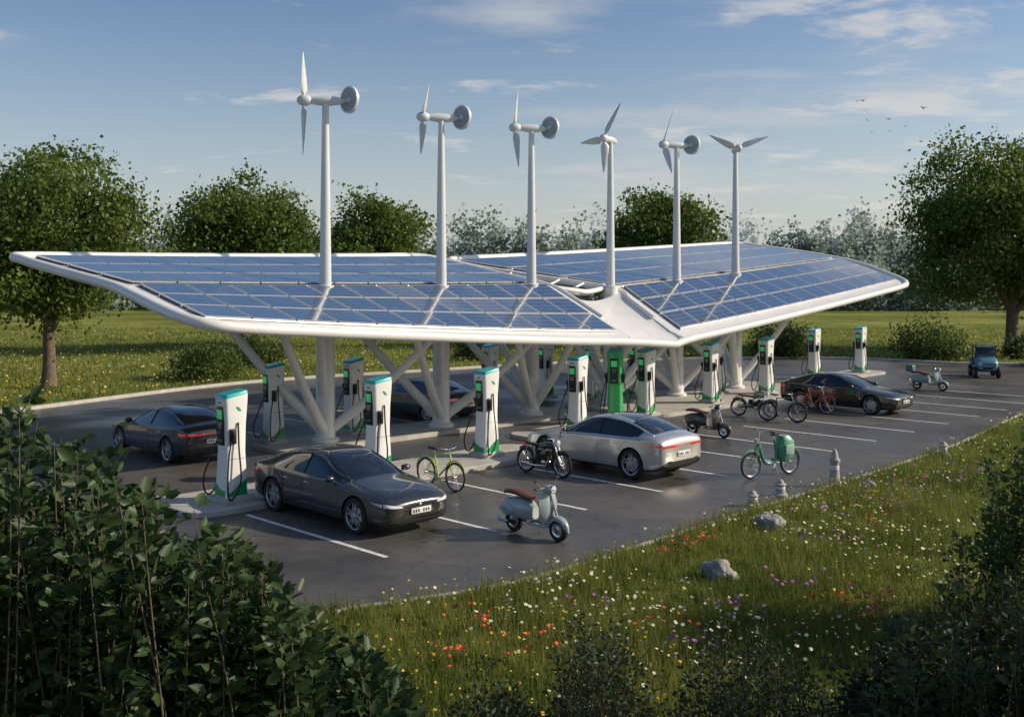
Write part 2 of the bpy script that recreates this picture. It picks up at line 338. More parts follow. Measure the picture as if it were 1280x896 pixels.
rl=[V0]+[ev(L,0,a,-.17,-.02) for a in (1.0,.85,.7,.5,.3,.15,.06)]+[ev(L,0,.0,-.145,-.01),ev(L,0,-.03,.0),ev(L,0,-.04,.25),ev(L,0,-.04,.65),ev(L,1,-.04,.05),ev(L,1,-.04,.5),ev(L,1,-.035,.93),ev(L,1,-.01,1.06)]+[ev(L,1,a,1.07) for a in (.2,.5,.8,.97)]+[ev(L,1,1.025,.9),ev(L,1,1.025,.5),ev(L,1,1.025,.02),ev(L,0,1.03,.7,.03),ev(L,0,1.03,.3,.03)]
rr=[V0]+[ev(Rr,0,a,-.17,-.02) for a in (.0,.15,.3,.5,.7,.85,.94)]+[ev(Rr,0,1.0,-.145,-.01),ev(Rr,0,1.028,.0),ev(Rr,0,1.036,.3),ev(Rr,0,1.036,.8),ev(Rr,1,1.034,.3),ev(Rr,1,1.03,.8),ev(Rr,1,1.01,1.04)]+[ev(Rr,1,a,1.07) for a in (.8,.5,.2,.02)]+[ev(Rr,1,-.025,.9),ev(Rr,1,-.025,.5),ev(Rr,1,-.025,.02),ev(Rr,0,-.03,.7,.03),ev(Rr,0,-.03,.3,.03)]
for rp in (rl,rr):
    c=catmull(rp,6); N=len(c); dk.tube(c,[.14 if i<N*.8 else .14-.06*min(1,(i-N*.8)/6) for i in range(N)],0,12)
for k in range(7):
    b=.05+.14*k; A=ev(L,1,1.03,b); B=ev(Rr,1,-.025,b)
    dk.tube([A.lerp(B,t/8)+Vector((0,0,-.35*math.sin(math.pi*t/8))) for t in range(9)],.05,0,8)
cc=P(30.3,-27.6,4.72)
dk.tube([cc+(P(1,0)*2.1*math.cos(a)+P(0,1)*1.35*math.sin(a))+Vector((0,0,.18*abs(math.cos(a))-.15*math.sin(a))) for a in [2*math.pi*k/40 for k in range(40)]],.10,0,10,closed=True)
dk.obj('canopy_deck_and_rim',[WHITE],can,sharp=35)
cols=[(18.3,L),(22.95,L),(27.3,L),(31.8,Rr),(36.2,Rr),(40.7,Rr)]
cm=MB()
def zat(W,s):
    a=(s-W['C'][0][0])/(W['C'][1][0]-W['C'][0][0]); a=max(0,min(1,a)); return ev(W,0,a,1).z
for s,W in cols:
    z=zat(W,s); cm.lathe([(.42,0),(.42,.1),(.30,.16),(.28,z*.5),(.29,z-.1-.12),(.29,z-.14)],P(s,-26.3,.12),0,24,Matrix.Rotation(math.pi/2,3,'X'))
    for ds,dt,f in((-3.2,2.4,0),(3.0,2.4,0),(-2.6,-2.6,1),(2.6,-2.6,1),(-1.3,1.6,0)):
        S=s+ds
        a=(S-W['C'][0][0])/(W['C'][1][0]-W['C'][0][0]); a=max(.03,min(.97,a)); b=abs(dt)/(3.6 if f==0 else 4.8)
        top=ev(W,0,a,1-b,-.1) if f==0 else ev(W,1,a,b,-.1)
        bot=P(s+(.12 if ds>0 else -.12),-26.3+(.1 if dt>0 else -.1),.5 if abs(ds)>2 else 1.6)
        if S<11.9 : continue
        pts=[bot.lerp(top,k/8)+Vector((0,0,-.18*math.sin(math.pi*k/8))) for k in range(9)]
        cm.tube(pts,[.16-.05*k/8 for k in range(9)],0,12)
cm.obj('canopy_columns',[WHITE],can,sharp=40)
# ---------------------------------------------------------------- wind turbines
WT=mat('turbine_white',(.58,.61,.64),.4,var=.04,coat=.2); WG=mat('turbine_grey',(.30,.34,.38),.45)
def turbine(s,W,hub,yaw,blades,disc=True,L_=1.5):
    b=P(s,-26.3,zat(W,s)-.05); g=MB(); hz=hub-b.z
    g.tube([(0,0,0),(0,0,.12),(0,0,.14),(0,0,hz*.5),(0,0,hz)],[.26,.26,.18,.145,.10],0,20)
    rot=Matrix.Rotation(yaw,3,'Z'); T=lambda v: rot@Vector(v)
    g.ell(Vector((0,0,hz+.05)),(.62,.14,.15),0,rot)
    g.ell(T((.62,0,0))+Vector((0,0,hz+.05)),(.24,.17,.17),0,rot)
    if disc:
        g.tube([T((-.3,0,0))+Vector((0,0,hz+.05)),T((-.68,0,0))+Vector((0,0,hz+.08))],[.05,.04],0,10)
        rd=Matrix.Rotation(-.75,3,'Z'); dc=T((-.72,0,0))+Vector((0,0,hz+.1))
        g.lathe([(0.001,-.03),(.36,-.03),(.36,.03),(.001,.03)],dc,1,32,rd); g.lathe([(.36,-.045),(.415,-.045),(.415,.045),(.36,.045)],dc,0,32,rd,closed=True); g.lathe([(.001,-.05),(.07,-.045),(.08,-.03)],dc,0,16,rd)
    for a,ln in blades:
        rings=[]
        ca,sa=math.cos(a),math.sin(a)
        for k,(r,ch,th) in enumerate(((.1,.06,.05),(.25,.13,.05),(.4,.32,.045),(.75,.30,.035),(1.3,.19,.02),(1.75,.07,.01),(1.85,.015,.004))):
            r*=ln/1.85; tw=.75-.07*k; ring=[]
            for q in range(10):
                an=2*math.pi*q/10; u_=ch*.5*math.cos(an)-ch*.15; v_=th*math.sin(an)
                x=.66+v_*math.cos(tw)+u_*math.sin(tw); y=u_*math.cos(tw)-v_*math.sin(tw)
                ring.append(T((x,y*ca+r*sa,r*ca-y*sa))+Vector((0,0,hz+.05)))
            rings.append(ring)
        g.loft(rings,0)
    g.obj('wind_turbine',[WT,WG],None,b,sharp=50)
pi=math.pi
turbine(18.3,L,10.4,pi+.15,[(.12,1.45),(3.05,1.7)])
turbine(22.95,L,10.4,pi+.35,[(.75,1.35),(3.3,1.25)])
turbine(27.3,L,10.5,pi+.3,[(.35,1.4),(2.8,1.6)])
turbine(31.8,Rr,10.5,-pi/2-.5,[(.5,1.5),(3.15,1.35),(-1.7,1.0)],False)
turbine(36.2,Rr,10.7,pi+.35,[(.6,1.6),(2.6,1.5)])
turbine(40.7,Rr,10.9,-pi/2,[(1.2,1.45),(-1.15,1.45)],False)
# ---------------------------------------------------------------- chargers
def charger_mesh(body=None,tall=2.45):
    g=MB(); H=tall
    def rr_(w,d,z,sl=0,r=.09,cx=0):
        out=[]
        for sx,sy,a0 in((1,1,0),(-1,1,90),(-1,-1,180),(1,-1,270)):
            for k in range(5):
                a=math.radians(a0+k*22.5); x=sx*(w/2-r)+r*math.cos(a)+cx; y=sy*(d/2-r)+r*math.sin(a); out.append(Vector((x,y,z+sl*x)))
        return out
    g.loft([rr_(.90,.86,0,r=.12),rr_(.90,.86,.08,r=.12),rr_(.84,.80,.11,r=.12)],3,False)
    g.loft([rr_(.66,.56,.11),rr_(.62,.54,.5),rr_(.56,.50,1.1),rr_(.58,.52,1.7),rr_(.65,.56,H-.3,-.1),rr_(.67,.56,H-.12,-.16)],0)
    g.loft([rr_(.67,.56,H-.118,-.16),rr_(.66,.55,H-.07,-.16),rr_(.60,.50,H-.04,-.16)],2)
    g.box((.305,0,1.68),(.05,.32,.86),1,Matrix.Rotation(.03,3,'Y'),.02)
    g.box((.337,0,1.93),(.012,.24,.20),4,Matrix.Rotation(.03,3,'Y'),.003)
    for k in range(3): g.box((.331,0,1.74-.05*k),(.006,.2-.04*k,.014),0,Matrix.Rotation(.03,3,'Y'),.001)
    g.box((.327,0,1.50),(.03,.16,.14),1,None,.01); g.box((.325,0,1.36),(.012,.2,.03),5,None,.003)
    for sy in(1,-1):
        g.box((.12,sy*.28,1.45),(.18,.07,.34),1,None,.02); g.tube([(.14,sy*.32,1.30),(.16,sy*.36,1.48),(.2,sy*.37,1.6)],[.035,.045,.035],1,8)
        vs=[];N=12
        for k in range(N+1):
            x=-.27+.54*k/N; z=.26+.22*(1-k/N)**2+.05*math.sin(k/N*5); vs+=[(x,sy*.2835,.13),(x,sy*.280,z)]
        g.add(vs,[(2*k,2*k+2,2*k+3,2*k+1) for k in range(N)],5)
        vs=[(-.12+.16*t,sy*.285,2.0+.10*t+sg*.035*math.sin(pi*t)) for t in [k/8 for k in range(9)] for sg in(-1,1)]
        g.add(vs,[(2*k,2*k+2,2*k+3,2*k+1) for k in range(8)],5)
        g.tube([(-.24,sy*.258,.95),(.24,sy*.258,.95)],.004,1,4)
    g.tube(catmull([(.2,.34,1.34),(.34,.46,1.0),(.42,.55,.45),(.36,.52,.14),(.2,.48,.15),(.0,.46,.5),(.0,.36,1.2),(-.02,.29,1.75)],6),.022,1,8)
    g.tube(catmull([(.2,-.34,1.34),(.36,-.42,.95),(.5,-.5,.5),(.46,-.48,.18),(.3,-.44,.16),(.1,-.42,.5),(.02,-.34,1.2),(-.02,-.29,1.75)],6),.022,1,8)
    vs=[];N=10
    for k in range(N+1):
        y=-.24+.48*k/N; z=.26+.16*(1-k/N)**2; vs+=[(.335,y,.13),(.330,y,z)]
    g.add(vs,[(2*k,2*k+2,2*k+3,2*k+1) for k in range(N)],5)
    g.box((.336,0,2.19),(.01,.12,.04),5,None,.003)
    return g
ch=charger_mesh().obj('ev_charger',[PLAST,BLACK,TEAL,CONC,SCRN,GREEN],None,(-6.23,23.1,.13),math.radians(-135),sharp=40)
chm=ch.data; chm.transform(Matrix.Diagonal((.88,.88,1,1)))
front=[(16.2,-21.0),(20.0,-21.0)]
pos=[P(a,b) for a,b in front]+[Vector(p+(0,)) for p in((2.15,34.0),(4.87,37.7),(7.96,41.7),(11.,45.),(15.4,53.),(18.6,55.5),(-7.2,31.4),(-5.1,33.4),(-.86,41.2),(1.4,43.3),(3.3,42.8),(8.9,45.0),(5.2,43.5))]
for i,p in enumerate(pos): link('ev_charger',chm,None,(p.x,p.y,.13),math.radians(-135+R.uniform(-4,4)),(1.0 if i<8 else .98))
gm=chm.copy(); gm.materials[0]=mat('green_shell',(.03,.42,.10),.3,coat=.4); link('ev_charger',gm,None,(3.62,36.4,.13),math.radians(-105),1.03)
# ---------------------------------------------------------------- cars
S=[(2.40,.34,.57,.625,.56,0,0),(2.365,.24,.63,.70,.74,0,0),(2.24,.19,.69,.775,.85,0,0),(1.95,.17,.755,.85,.925,0,0),(1.47,.16,.83,.915,.96,0,0),(1.17,.16,.865,.955,.96,0,0),
   (1.02,.16,.88,.985,.96,.1,.8),(.52,.16,.90,1.215,.955,1,.73),(.05,.16,.91,1.385,.955,1,.63),(-.36,.16,.92,1.435,.955,1,.61),(-.42,.16,.92,1.436,.955,1,.61),
   (-.9,.16,.93,1.415,.96,1,.61),(-1.3,.16,.945,1.35,.965,1,.62),(-1.7,.17,.97,1.235,.965,1,.66),(-2.02,.19,.985,1.115,.95,.5,.72),(-2.24,.23,.985,1.06,.92,0,0),(-2.37,.30,.93,1.015,.87,0,0),(-2.43,.40,.80,.87,.76,0,0)]
def halfring(x,zb,be,tp,w_,c,wr):
    h=tp-be
    hood=[(.86*w_,be+.35*h),(.66*w_,be+.72*h),(.35*w_,be+.94*h)]; cab=[(.905*w_,be+.03),(wr,tp-.075),(wr*.72,tp-.02)]
    mid=[(hood[i][0]*(1-c)+cab[i][0]*c,hood[i][1]*(1-c)+cab[i][1]*c) for i in range(3)]
    return [(0,zb),(.80*w_,zb),(.955*w_,zb+.08),(w_,zb+.42*(be-zb)),(.968*w_,be-.12),(.962*w_,be-.015)]+mid+[(0,tp)]
def carparts():
    rings=[]
    for st in S:
        half=halfring(*st); x=st[0]
        rings.append([Vector((x,y,z)) for y,z in half]+[Vector((x,-y,z)) for y,z in half[-2:0:-1]])
    n=18; vs=[p for r in rings for p in r]; fs=[];mi=[]
    for i in range(len(S)-1):
        for k in range(n):
            fs.append((i*n+k,i*n+(k+1)%n,(i+1)*n+(k+1)%n,(i+1)*n+k)); kk=k if k<9 else 17-k; m=0
            if kk==6 and 6<=i<=12: m=1
            if kk in(7,8) and (i in(6,7) or i in(12,13)): m=1
            if kk==8 and 8<=i<=11: m=1
            if kk in(0,1): m=2
            mi.append(m)
    fs.append(tuple(range(n))); mi.append(0); fs.append(tuple(range((len(S)-1)*n,len(S)*n))[::-1]); mi.append(0)
    me=bpy.data.meshes.new('carbody'); me.from_pydata(vs,[],fs); me.polygons.foreach_set('material_index',mi)
    for m in (WHITE,GLASSD,BLACK): me.materials.append(m)
    bm=bmesh.new(); bm.from_mesh(me); bmesh.ops.recalc_face_normals(bm,faces=bm.faces[:])
    cl=bm.edges.layers.float.new('crease_edge')
    for e in bm.edges:
        ms={f.material_index for f in e.link_faces}
        if ms=={0,1}: e[cl]=.45
        k0=e.verts[0].index%n; k1=e.verts[1].index%n
        if k0==k1 and k0 in(5,13): e[cl]=.55
        if k0==k1 and k0 in(2,16): e[cl]=.5
    bm.to_mesh(me); bm.free()
    ob=bpy.data.objects.new('tmp_body',me); C.objects.link(ob); sb=ob.modifiers.new('s','SUBSURF'); sb.levels=2; sb.render_levels=2
    cg=MB()
    for x in(1.47,-1.47):
        for y in(1,-1): cg.lathe([(.0001,.60*y),(.405,.60*y),(.405,1.15*y),(.0001,1.15*y)],(x,0,.36),0,40)
    cu=cg.obj('tmp_cut',[BLACK]); bm=bmesh.new(); bm.from_mesh(cu.data); bmesh.ops.remove_doubles(bm,verts=bm.verts,dist=.001); bmesh.ops.recalc_face_normals(bm,faces=bm.faces[:]); bm.to_mesh(cu.data); bm.free()
    bo=ob.modifiers.new('b','BOOLEAN'); bo.operation='DIFFERENCE'; bo.object=cu; bo.solver='EXACT'; bo.material_mode='TRANSFER'
    dg=bpy.context.evaluated_depsgraph_get(); me2=bpy.data.meshes.new_from_object(ob.evaluated_get(dg))
    bpy.data.objects.remove(ob); bpy.data.objects.remove(cu)
    return me2
cb=carparts()
bvh=BVHTree.FromPolygons([v.co[:] for v in cb.vertices],[p.vertices[:] for p in cb.polygons])
def pj(o,d):
    h=bvh.ray_cast(Vector(o),Vector(d).normalized()); return h[0]
def wheel(g,c,side,r=.36,w_=.235,rm=3,tm=2):
    s=side
    g.lathe([(r*.74,-w_/2),(r*.94,-w_/2),(r,-w_/2+.03),(r,w_/2-.03),(r*.94,w_/2),(r*.74,w_/2)],c,tm,36,closed=True)
    g.lathe([(r*.75,-w_/2+.01),(r*.70,-w_/2+.02),(r*.68,w_/2-.02),(r*.75,w_/2-.005)],c,rm,36)
    g.lathe([(r*.66,s*.03),(.01,s*.03)],c,2,32); g.lathe([(.07,s*(w_/2-.06)),(.06,s*(w_/2-.015)),(.001,s*(w_/2-.01))],c,rm,16)
    g.lathe([(r*.5,s*.04),(r*.5,s*.05),(.05,s*.055)],c,4,24)
    for k in range(10):
        a=2*pi*k/10+(.12 if k%2 else -.12); M=Matrix.Rotation(a,3,'Y')
        p=[(.05,.016),(r*.72,.011)]; vs=[]
        for rr0,hw in p:
            for q in((-hw,w_/2-.05),(hw,w_/2-.05),(hw,w_/2-.02),(-hw,w_/2-.02)): vs.append(Vector(c)+M@Vector((rr0,s*q[1],q[0]*1.3)))
        g.add(vs,[(0,1,2,3),(4,5,6,7),(0,1,5,4),(1,2,6,5),(2,3,7,6),(3,0,4,7)],rm)
def patch(g,us,vsf,fn,m,off=.006):
    pts=[];cols_=len(us)
    for t in vsf:
        for u_ in us:
            o,d=fn(u_,t); h=pj(o,d)
            if h is None: return
            pts.append(h-Vector(d).normalized()*off)
    g.add(pts,[(j*cols_+i,j*cols_+i+1,(j+1)*cols_+i+1,(j+1)*cols_+i) for j in range(len(vsf)-1) for i in range(cols_-1)],m,True)
lin=lambda a,b,k:[a+(b-a)*i/k for i in range(k+1)]
def cardetail():
    g=MB()
    for x in(1.47,-1.47):
        for y in(1,-1): wheel(g,(x,y*.825,.36),y)
    for sy in(1,-1):
        def sl(pts,r=.005,m=2):
            o=[]
            for x,z in pts:
                h=pj((x,3*sy,z),(0,-sy,0))
                if h: o.append(h)
            if len(o)>1: g.tube(o,r,m,5)
        sl([(.92,.86),(.93,.6),(.86,.35),(.78,.27)]+[(x,.25) for x in lin(.6,-.95,6)]+[(-1.04,.4),(-1.06,.5)])
        sl([(-.36,z) for z in lin(.26,.9,6)]); sl([(-1.04,.55),(-1.12,.75),(-1.38,.92)])
        sl([(x,.918+.028*max(0,(-x-.5))) for x in lin(.85,-1.8,14)],.009,5)
        sl([(-.38,z) for z in lin(.97,1.33,5)],.022,2)
        o=[]
        for st in S[6:15]:
            hr=halfring(*st)[7]; h=pj((st[0],sy*(hr[0]+.6),hr[1]+.45),(0,-sy*.6,-.45))
            if h: o.append(h)
        g.tube(catmull(o,4),.024,0,8)
        for x in(-.20,-.98):
            h=pj((x,3*sy,.81),(0,-sy,0)); g.box(h,(.17,.02,.02),5,None,.006)
        h=pj((.74,3*sy,.93),(0,-sy,0)); g.tube([h,h+Vector((0,sy*.1,.04))],.018,2,6); g.ell(h+Vector((0,sy*.15,.07)),(.07,.11,.065),0); g.box(h+Vector((-.06,sy*.15,.07)),(.01,.17,.09),1,None,.004)
        patch(g,lin(.44,.80,8),lin(-1,1,3),lambda a,t:((4,sy*a,.595+.13*(a-.42)+t*(.018+.04*(a-.42))),(-1,0,0)),4)
        patch(g,lin(.0,1,6),lin(-1,1,3),lambda a,t:((2.22-.32*a,sy*3,.645+.06*a+t*.03*(1.02-a)),(0,-1*sy,0)),4)
        patch(g,lin(.30,.80,6),lin(.80,.855,2),lambda a,t:((-4,sy*a,t),(1,0,0)),6)
        patch(g,lin(0,1,5),lin(-1,1,2),lambda a,t:((-2.36+.34*a,sy*3,.835+.02*a+t*.032*(1.03-a)),(0,-1*sy,0)),6)
        patch(g,lin(.52,.72,3),lin(.30,.42,2),lambda a,t:((4,sy*a,t),(-1,0,0)),2)
    patch(g,lin(-.30,.30,6),lin(.822,.836,1),lambda a,t:((-4,a,t),(1,0,0)),6,.008)
    patch(g,lin(-.46,.46,8),lin(.38,.44,2),lambda a,t:((4,a,t),(-1,0,0)),2)
    patch(g,lin(-.58,.58,8),lin(.27,.33,2),lambda a,t:((4,a,t),(-1,0,0)),2)
    patch(g,lin(-.62,.62,8),lin(.33,.47,2),lambda a,t:((-4,a,t),(1,0,0)),2)
    for sx,z in((1,.49),(-1,.63)):
        h=pj((4*sx,0,z),(-sx,0,0)); c=Vector((h.x+sx*.02,0,z)); g.box(c,(.02,.50,.115),7,None,.004)
        for k in range(7):
            if k!=3: g.box(c+Vector((sx*.012,-.19+.063*k,0)),(.003,.035,.06),2,None,0)
    h=pj((4,0,.60),(-1,0,0)); g.ell(h,(.015,.04,.025),5)
    for sy in(1,-1):
        o=[pj((x,sy*(.68-.02*(2.2-x)),3),(0,0,-1)) for x in lin(2.15,1.1,6)]; g.tube([q for q in o if q],.004,2,5)
    return g
cd=cardetail()
def car(loc,head,paint,sz=1.0):
    e=empty('parked_car',loc,head); e.scale=(1,1,sz)
    b=cb.copy(); b.name='body'
    for i,m in enumerate(b.materials):
        if m is None or m.name=='white_steel': b.materials[i]=paint
    b.polygons.foreach_set('use_smooth',[True]*len(b.polygons)); b.set_sharp_from_angle(angle=math.radians(38))
    link('body',b,e); cd.obj('wheels_lamps_trim',[paint,GLASSD,RUBBER,ALLOY,LAMP,CHROME,RED,PLATE],e,sharp=45)
def paint(nm,c,metal=.5): return mat(nm,c,.25,metal=metal,coat=1,var=.03)
a1=math.radians(-45); a2=math.radians(135)
PG=paint('paint_graphite',(.06,.062,.066),.7); PS=paint('paint_silver',(.60,.59,.58),.6); PB=paint('paint_black',(.012,.012,.014),.3); PN=paint('paint_navy',(.02,.03,.04)); PD=paint('paint_slate',(.045,.052,.062),.7)
car((-3.5,22.2,.004),a1,PG); car((-9.85,30.2,.004),a2,PD); car(P(24.8,-29.6,.004),a2,PN); car((2.6,27.9,.004),a2,PS,1.06); car((13.0,40.5,.004),a1,PB)
# ---------------------------------------------------------------- two-wheelers
def thinwheel(g,c,r,tr,ns,rm,tm,disc=0):
    c=Vector(c); g.lathe([(r-tr+tr*math.cos(a),tr*math.sin(a)) for a in [2*pi*k/8 for k in range(8)]],c,tm,40,closed=True)
    g.lathe([(r-2*tr,-tr*.6),(r-2.5*tr-.01,0),(r-2*tr,tr*.6)],c,rm,40); g.tube([c-Vector((0,.05,0)),c+Vector((0,.05,0))],.025,rm,10)
    for k in range(ns):
        a=2*pi*k/ns; g.tube([c+Vector((0,.03*(-1)**k,0)),c+Vector(((r-2*tr)*math.cos(a),0,(r-2*tr)*math.sin(a)))],.0035,rm,4)
    if disc: g.lathe([(disc,.06),(disc*.5,.065)],c,rm,24)
def bicycle(loc,head,col,name='bicycle',tyre=.022):
    g=MB(); r=.35; rw=Vector((-.53,0,r)); fw=Vector((.53,0,r)); bb=Vector((-.08,0,.29)); st=Vector((-.22,0,.82)); hd=Vector((.34,0,.86)); hl=Vector((.39,0,.68))
    thinwheel(g,rw,r,tyre,20,2,1); thinwheel(g,fw,r,tyre,20,2,1)
    for a,b,rr0 in((bb,st,.02),(st,hd,.02),(bb,hl,.025),(hd,hl,.025)): g.tube([a,b],rr0,0,8)
    for sy in(1,-1):
        o=Vector((0,.05*sy,0)); g.tube([rw+o,bb+o*.5],.012,0,6); g.tube([rw+o,st-Vector((0,0,.05))+o*.4],.011,0,6)
        g.tube([hl+o*.7,Vector((.43,.05*sy,.55)),fw+o],.014,0,6)
        g.tube([bb+Vector((0,.07*sy,0)),bb+Vector((.12*sy,.08*sy,-.12*sy))],.012,2,6); g.box(bb+Vector((.12*sy,.13*sy,-.12*sy)),(.09,.08,.02),1,None,.004)
        g.tube(catmull([(.31,0,.98),(.33,.12*sy,1.0),(.27,.27*sy,1.02),(.16,.31*sy,1.0)],4),.012,2,6); g.tube([(.22,.30*sy,1.01),(.12,.315*sy,.995)],.018,1,8)
    g.tube([hd,(.31,0,.99)],.015,2,8); g.tube([st,(-.25,0,.93)],.014,2,8)
    g.ell((-.27,0,.95),(.14,.07,.03),1); g.ell((-.36,0,.955),(.07,.09,.035),1)
    g.lathe([(.085,-.055),(.085,-.06)],bb,2,24); g.lathe([(.09,-.052),(.001,-.052)],bb,2,24)
    g.tube([bb+Vector((0,-.055,.085)),rw+Vector((0,-.055,.04))],.006,1,4); g.tube([bb+Vector((0,-.055,-.085)),rw+Vector((0,-.055,-.04))],.006,1,4)
    g.tube([bb+Vector((-.02,.03,0)),bb+Vector((-.05,.22,-.29))],.009,2,6)
    for c_,a0,a1_ in((rw,20,170),(fw,30,150)):
        pts=[c_+Vector(((r+.03)*math.cos(math.radians(a)),0,(r+.03)*math.sin(math.radians(a)))) for a in lin(a0,a1_,12)]; g.tube(pts,.016,0,6)
    return g.obj(name,[mat('frame_paint',col,.3,coat=.8),RUBBER,CHROME],None,loc,head,sharp=50)
def scooter(loc,head,col,seat,box=None,tall=1.0):
    g=MB(); r=.235; rw=(-.60,0,r); fw=(.66,0,r)
    for c in(rw,fw):
        g.lathe([(r*.62,-.05),(r*.9,-.055),(r,-.03),(r,.03),(r*.9,.055),(r*.62,.05)],c,1,32,closed=True); g.lathe([(r*.63,.045),(r*.5,.03),(.05,.045),(.001,.05)],c,2,24); g.lathe([(r*.63,-.045),(r*.5,-.03),(.05,-.045),(.001,-.05)],c,2,24)
    rings=[]
    for x,wd,zl,zh in((.02,.10,.34,.62),(-.08,.15,.32,.70),(-.25,.20,.30,.745),(-.45,.235,.33,.75),(-.65,.22,.38,.73),(-.82,.16,.46,.68),(-.93,.07,.54,.62)):
        ring=[]
        for k in range(16):
            a=2*pi*k/16; cx_,cz=math.cos(a),math.sin(a); ring.append(Vector((x,wd*math.copysign(abs(cx_)**.7,cx_),(zl+zh)/2+(zh-zl)/2*math.copysign(abs(cz)**.75,cz))))
        rings.append(ring)
    g.loft(rings,0)
    rings=[]
    for x,wd,z0,h in((.03,.09,.73,.05),(-.05,.13,.735,.09),(-.3,.15,.75,.10),(-.42,.15,.77,.12),(-.62,.15,.78,.12),(-.80,.12,.77,.10),(-.86,.07,.76,.05)):
        rings.append([Vector((x,wd*math.cos(2*pi*k/12),z0+h*.5+h*.5*math.sin(2*pi*k/12))) for k in range(12)])
    g.loft(rings,3)
    g.box((.20,0,.285),(.52,.36,.06),0,None,.025); g.box((.20,0,.32),(.44,.26,.01),1,None,.003)
    rings=[]
    for k in range(12):
        t=k/11; z=.27+.70*t; x0=.44+.05*math.sin(t*pi)-.02*t; wd=.17+.10*math.sin(min(1,t*1.15)*pi*.72); ring=[]
        for q in range(13):
            y=-1+q/6; ring.append(Vector((x0-.10*y*y,wd*y,z)))
        for q in range(13):
            y=1-q/6; ring.append(Vector((x0-.025-.10*y*y,wd*y*.97,z)))
        rings.append(ring)
    g.loft(rings,0)
    g.box((.475,0,.62),(.05,.05,.34),2,Matrix.Rotation(-.06,3,'Y'),.015)
    rings=[]
    for k in range(11):
        a=math.radians(-5+k*17); R0=r+.045; wd=.085*(math.sin(pi*(k+.6)/11.4)**.5); cxx=Vector((.66+R0*math.cos(a),0,r+R0*math.sin(a))); inn=Vector((.66+(R0-.09)*math.cos(a),0,r+(R0-.09)*math.sin(a))); d=(cxx-inn)
        rings.append([inn+Vector((0,wd,0)),inn+d*.7+Vector((0,wd*.9,0)),cxx+Vector((0,wd*.3,0)),cxx-Vector((0,wd*.3,0)),inn+d*.7-Vector((0,wd*.9,0)),inn-Vector((0,wd,0))])
    g.loft(rings,0)
    g.tube([(.66,.07,r),(.56,.05,.5),(.42,0,.98)],.03,2,8)
    g.ell((.40,0,1.02),(.15,.13,.085),0); g.lathe([(.001,.0),(.075,.0),(.085,-.03)],(.535,0,1.03),4,20,Matrix.Rotation(-pi/2,3,'Z')); g.lathe([(.085,.01),(.092,-.01),(.085,-.04)],(.53,0,1.03),2,20,Matrix.Rotation(-pi/2,3,'Z'))
    for sy in(1,-1):
        g.tube([(.38,.1*sy,1.04),(.34,.24*sy,1.05)],.02,2,8); g.tube([(.345,.23*sy,1.05),(.32,.35*sy,1.04)],.024,1,8)
        g.tube([(.36,.22*sy,1.06),(.34,.27*sy,1.14),(.33,.3*sy,1.18)],.007,2,6); g.ell((.33,.32*sy,1.21),(.015,.06,.04),1)
        g.tube([(.40,.24*sy,1.06),(.37,.34*sy,1.05)],.007,2,5)
        g.ell((-.6,.215*sy,.5),(.2,.05,.13),0); g.box((-.55,.16*sy,.235),(.3,.05,.08),1,None,.02)
    g.ell((-.93,0,.60),(.03,.06,.04),5); g.tube([(-.45,-.14,.22),(-.9,-.17,.25)],[.03,.05],2,10)
    g.tube([(-.86,.1,.8),(-.98,.08,.84),(-.98,-.08,.84),(-.86,-.1,.8)],.01,2,6)
    g.tube([(-.05,.1,.28),(-.02,.2,.02)],.012,2,6); g.box((-.97,0,.44),(.01,.16,.12),6,None,.003)
    if box: g.box((-.92,0,1.0),(.36,.38,.32),7,None,.05)
    e=g.obj('motor_scooter',[mat('scooter_paint',col,.3,coat=1,var=.05),RUBBER,CHROME,seat,LAMP,RED,PLATE,mat('box_paint',box or col,.4)],None,loc,head,sharp=50); e.scale=(.95,)*3; return e
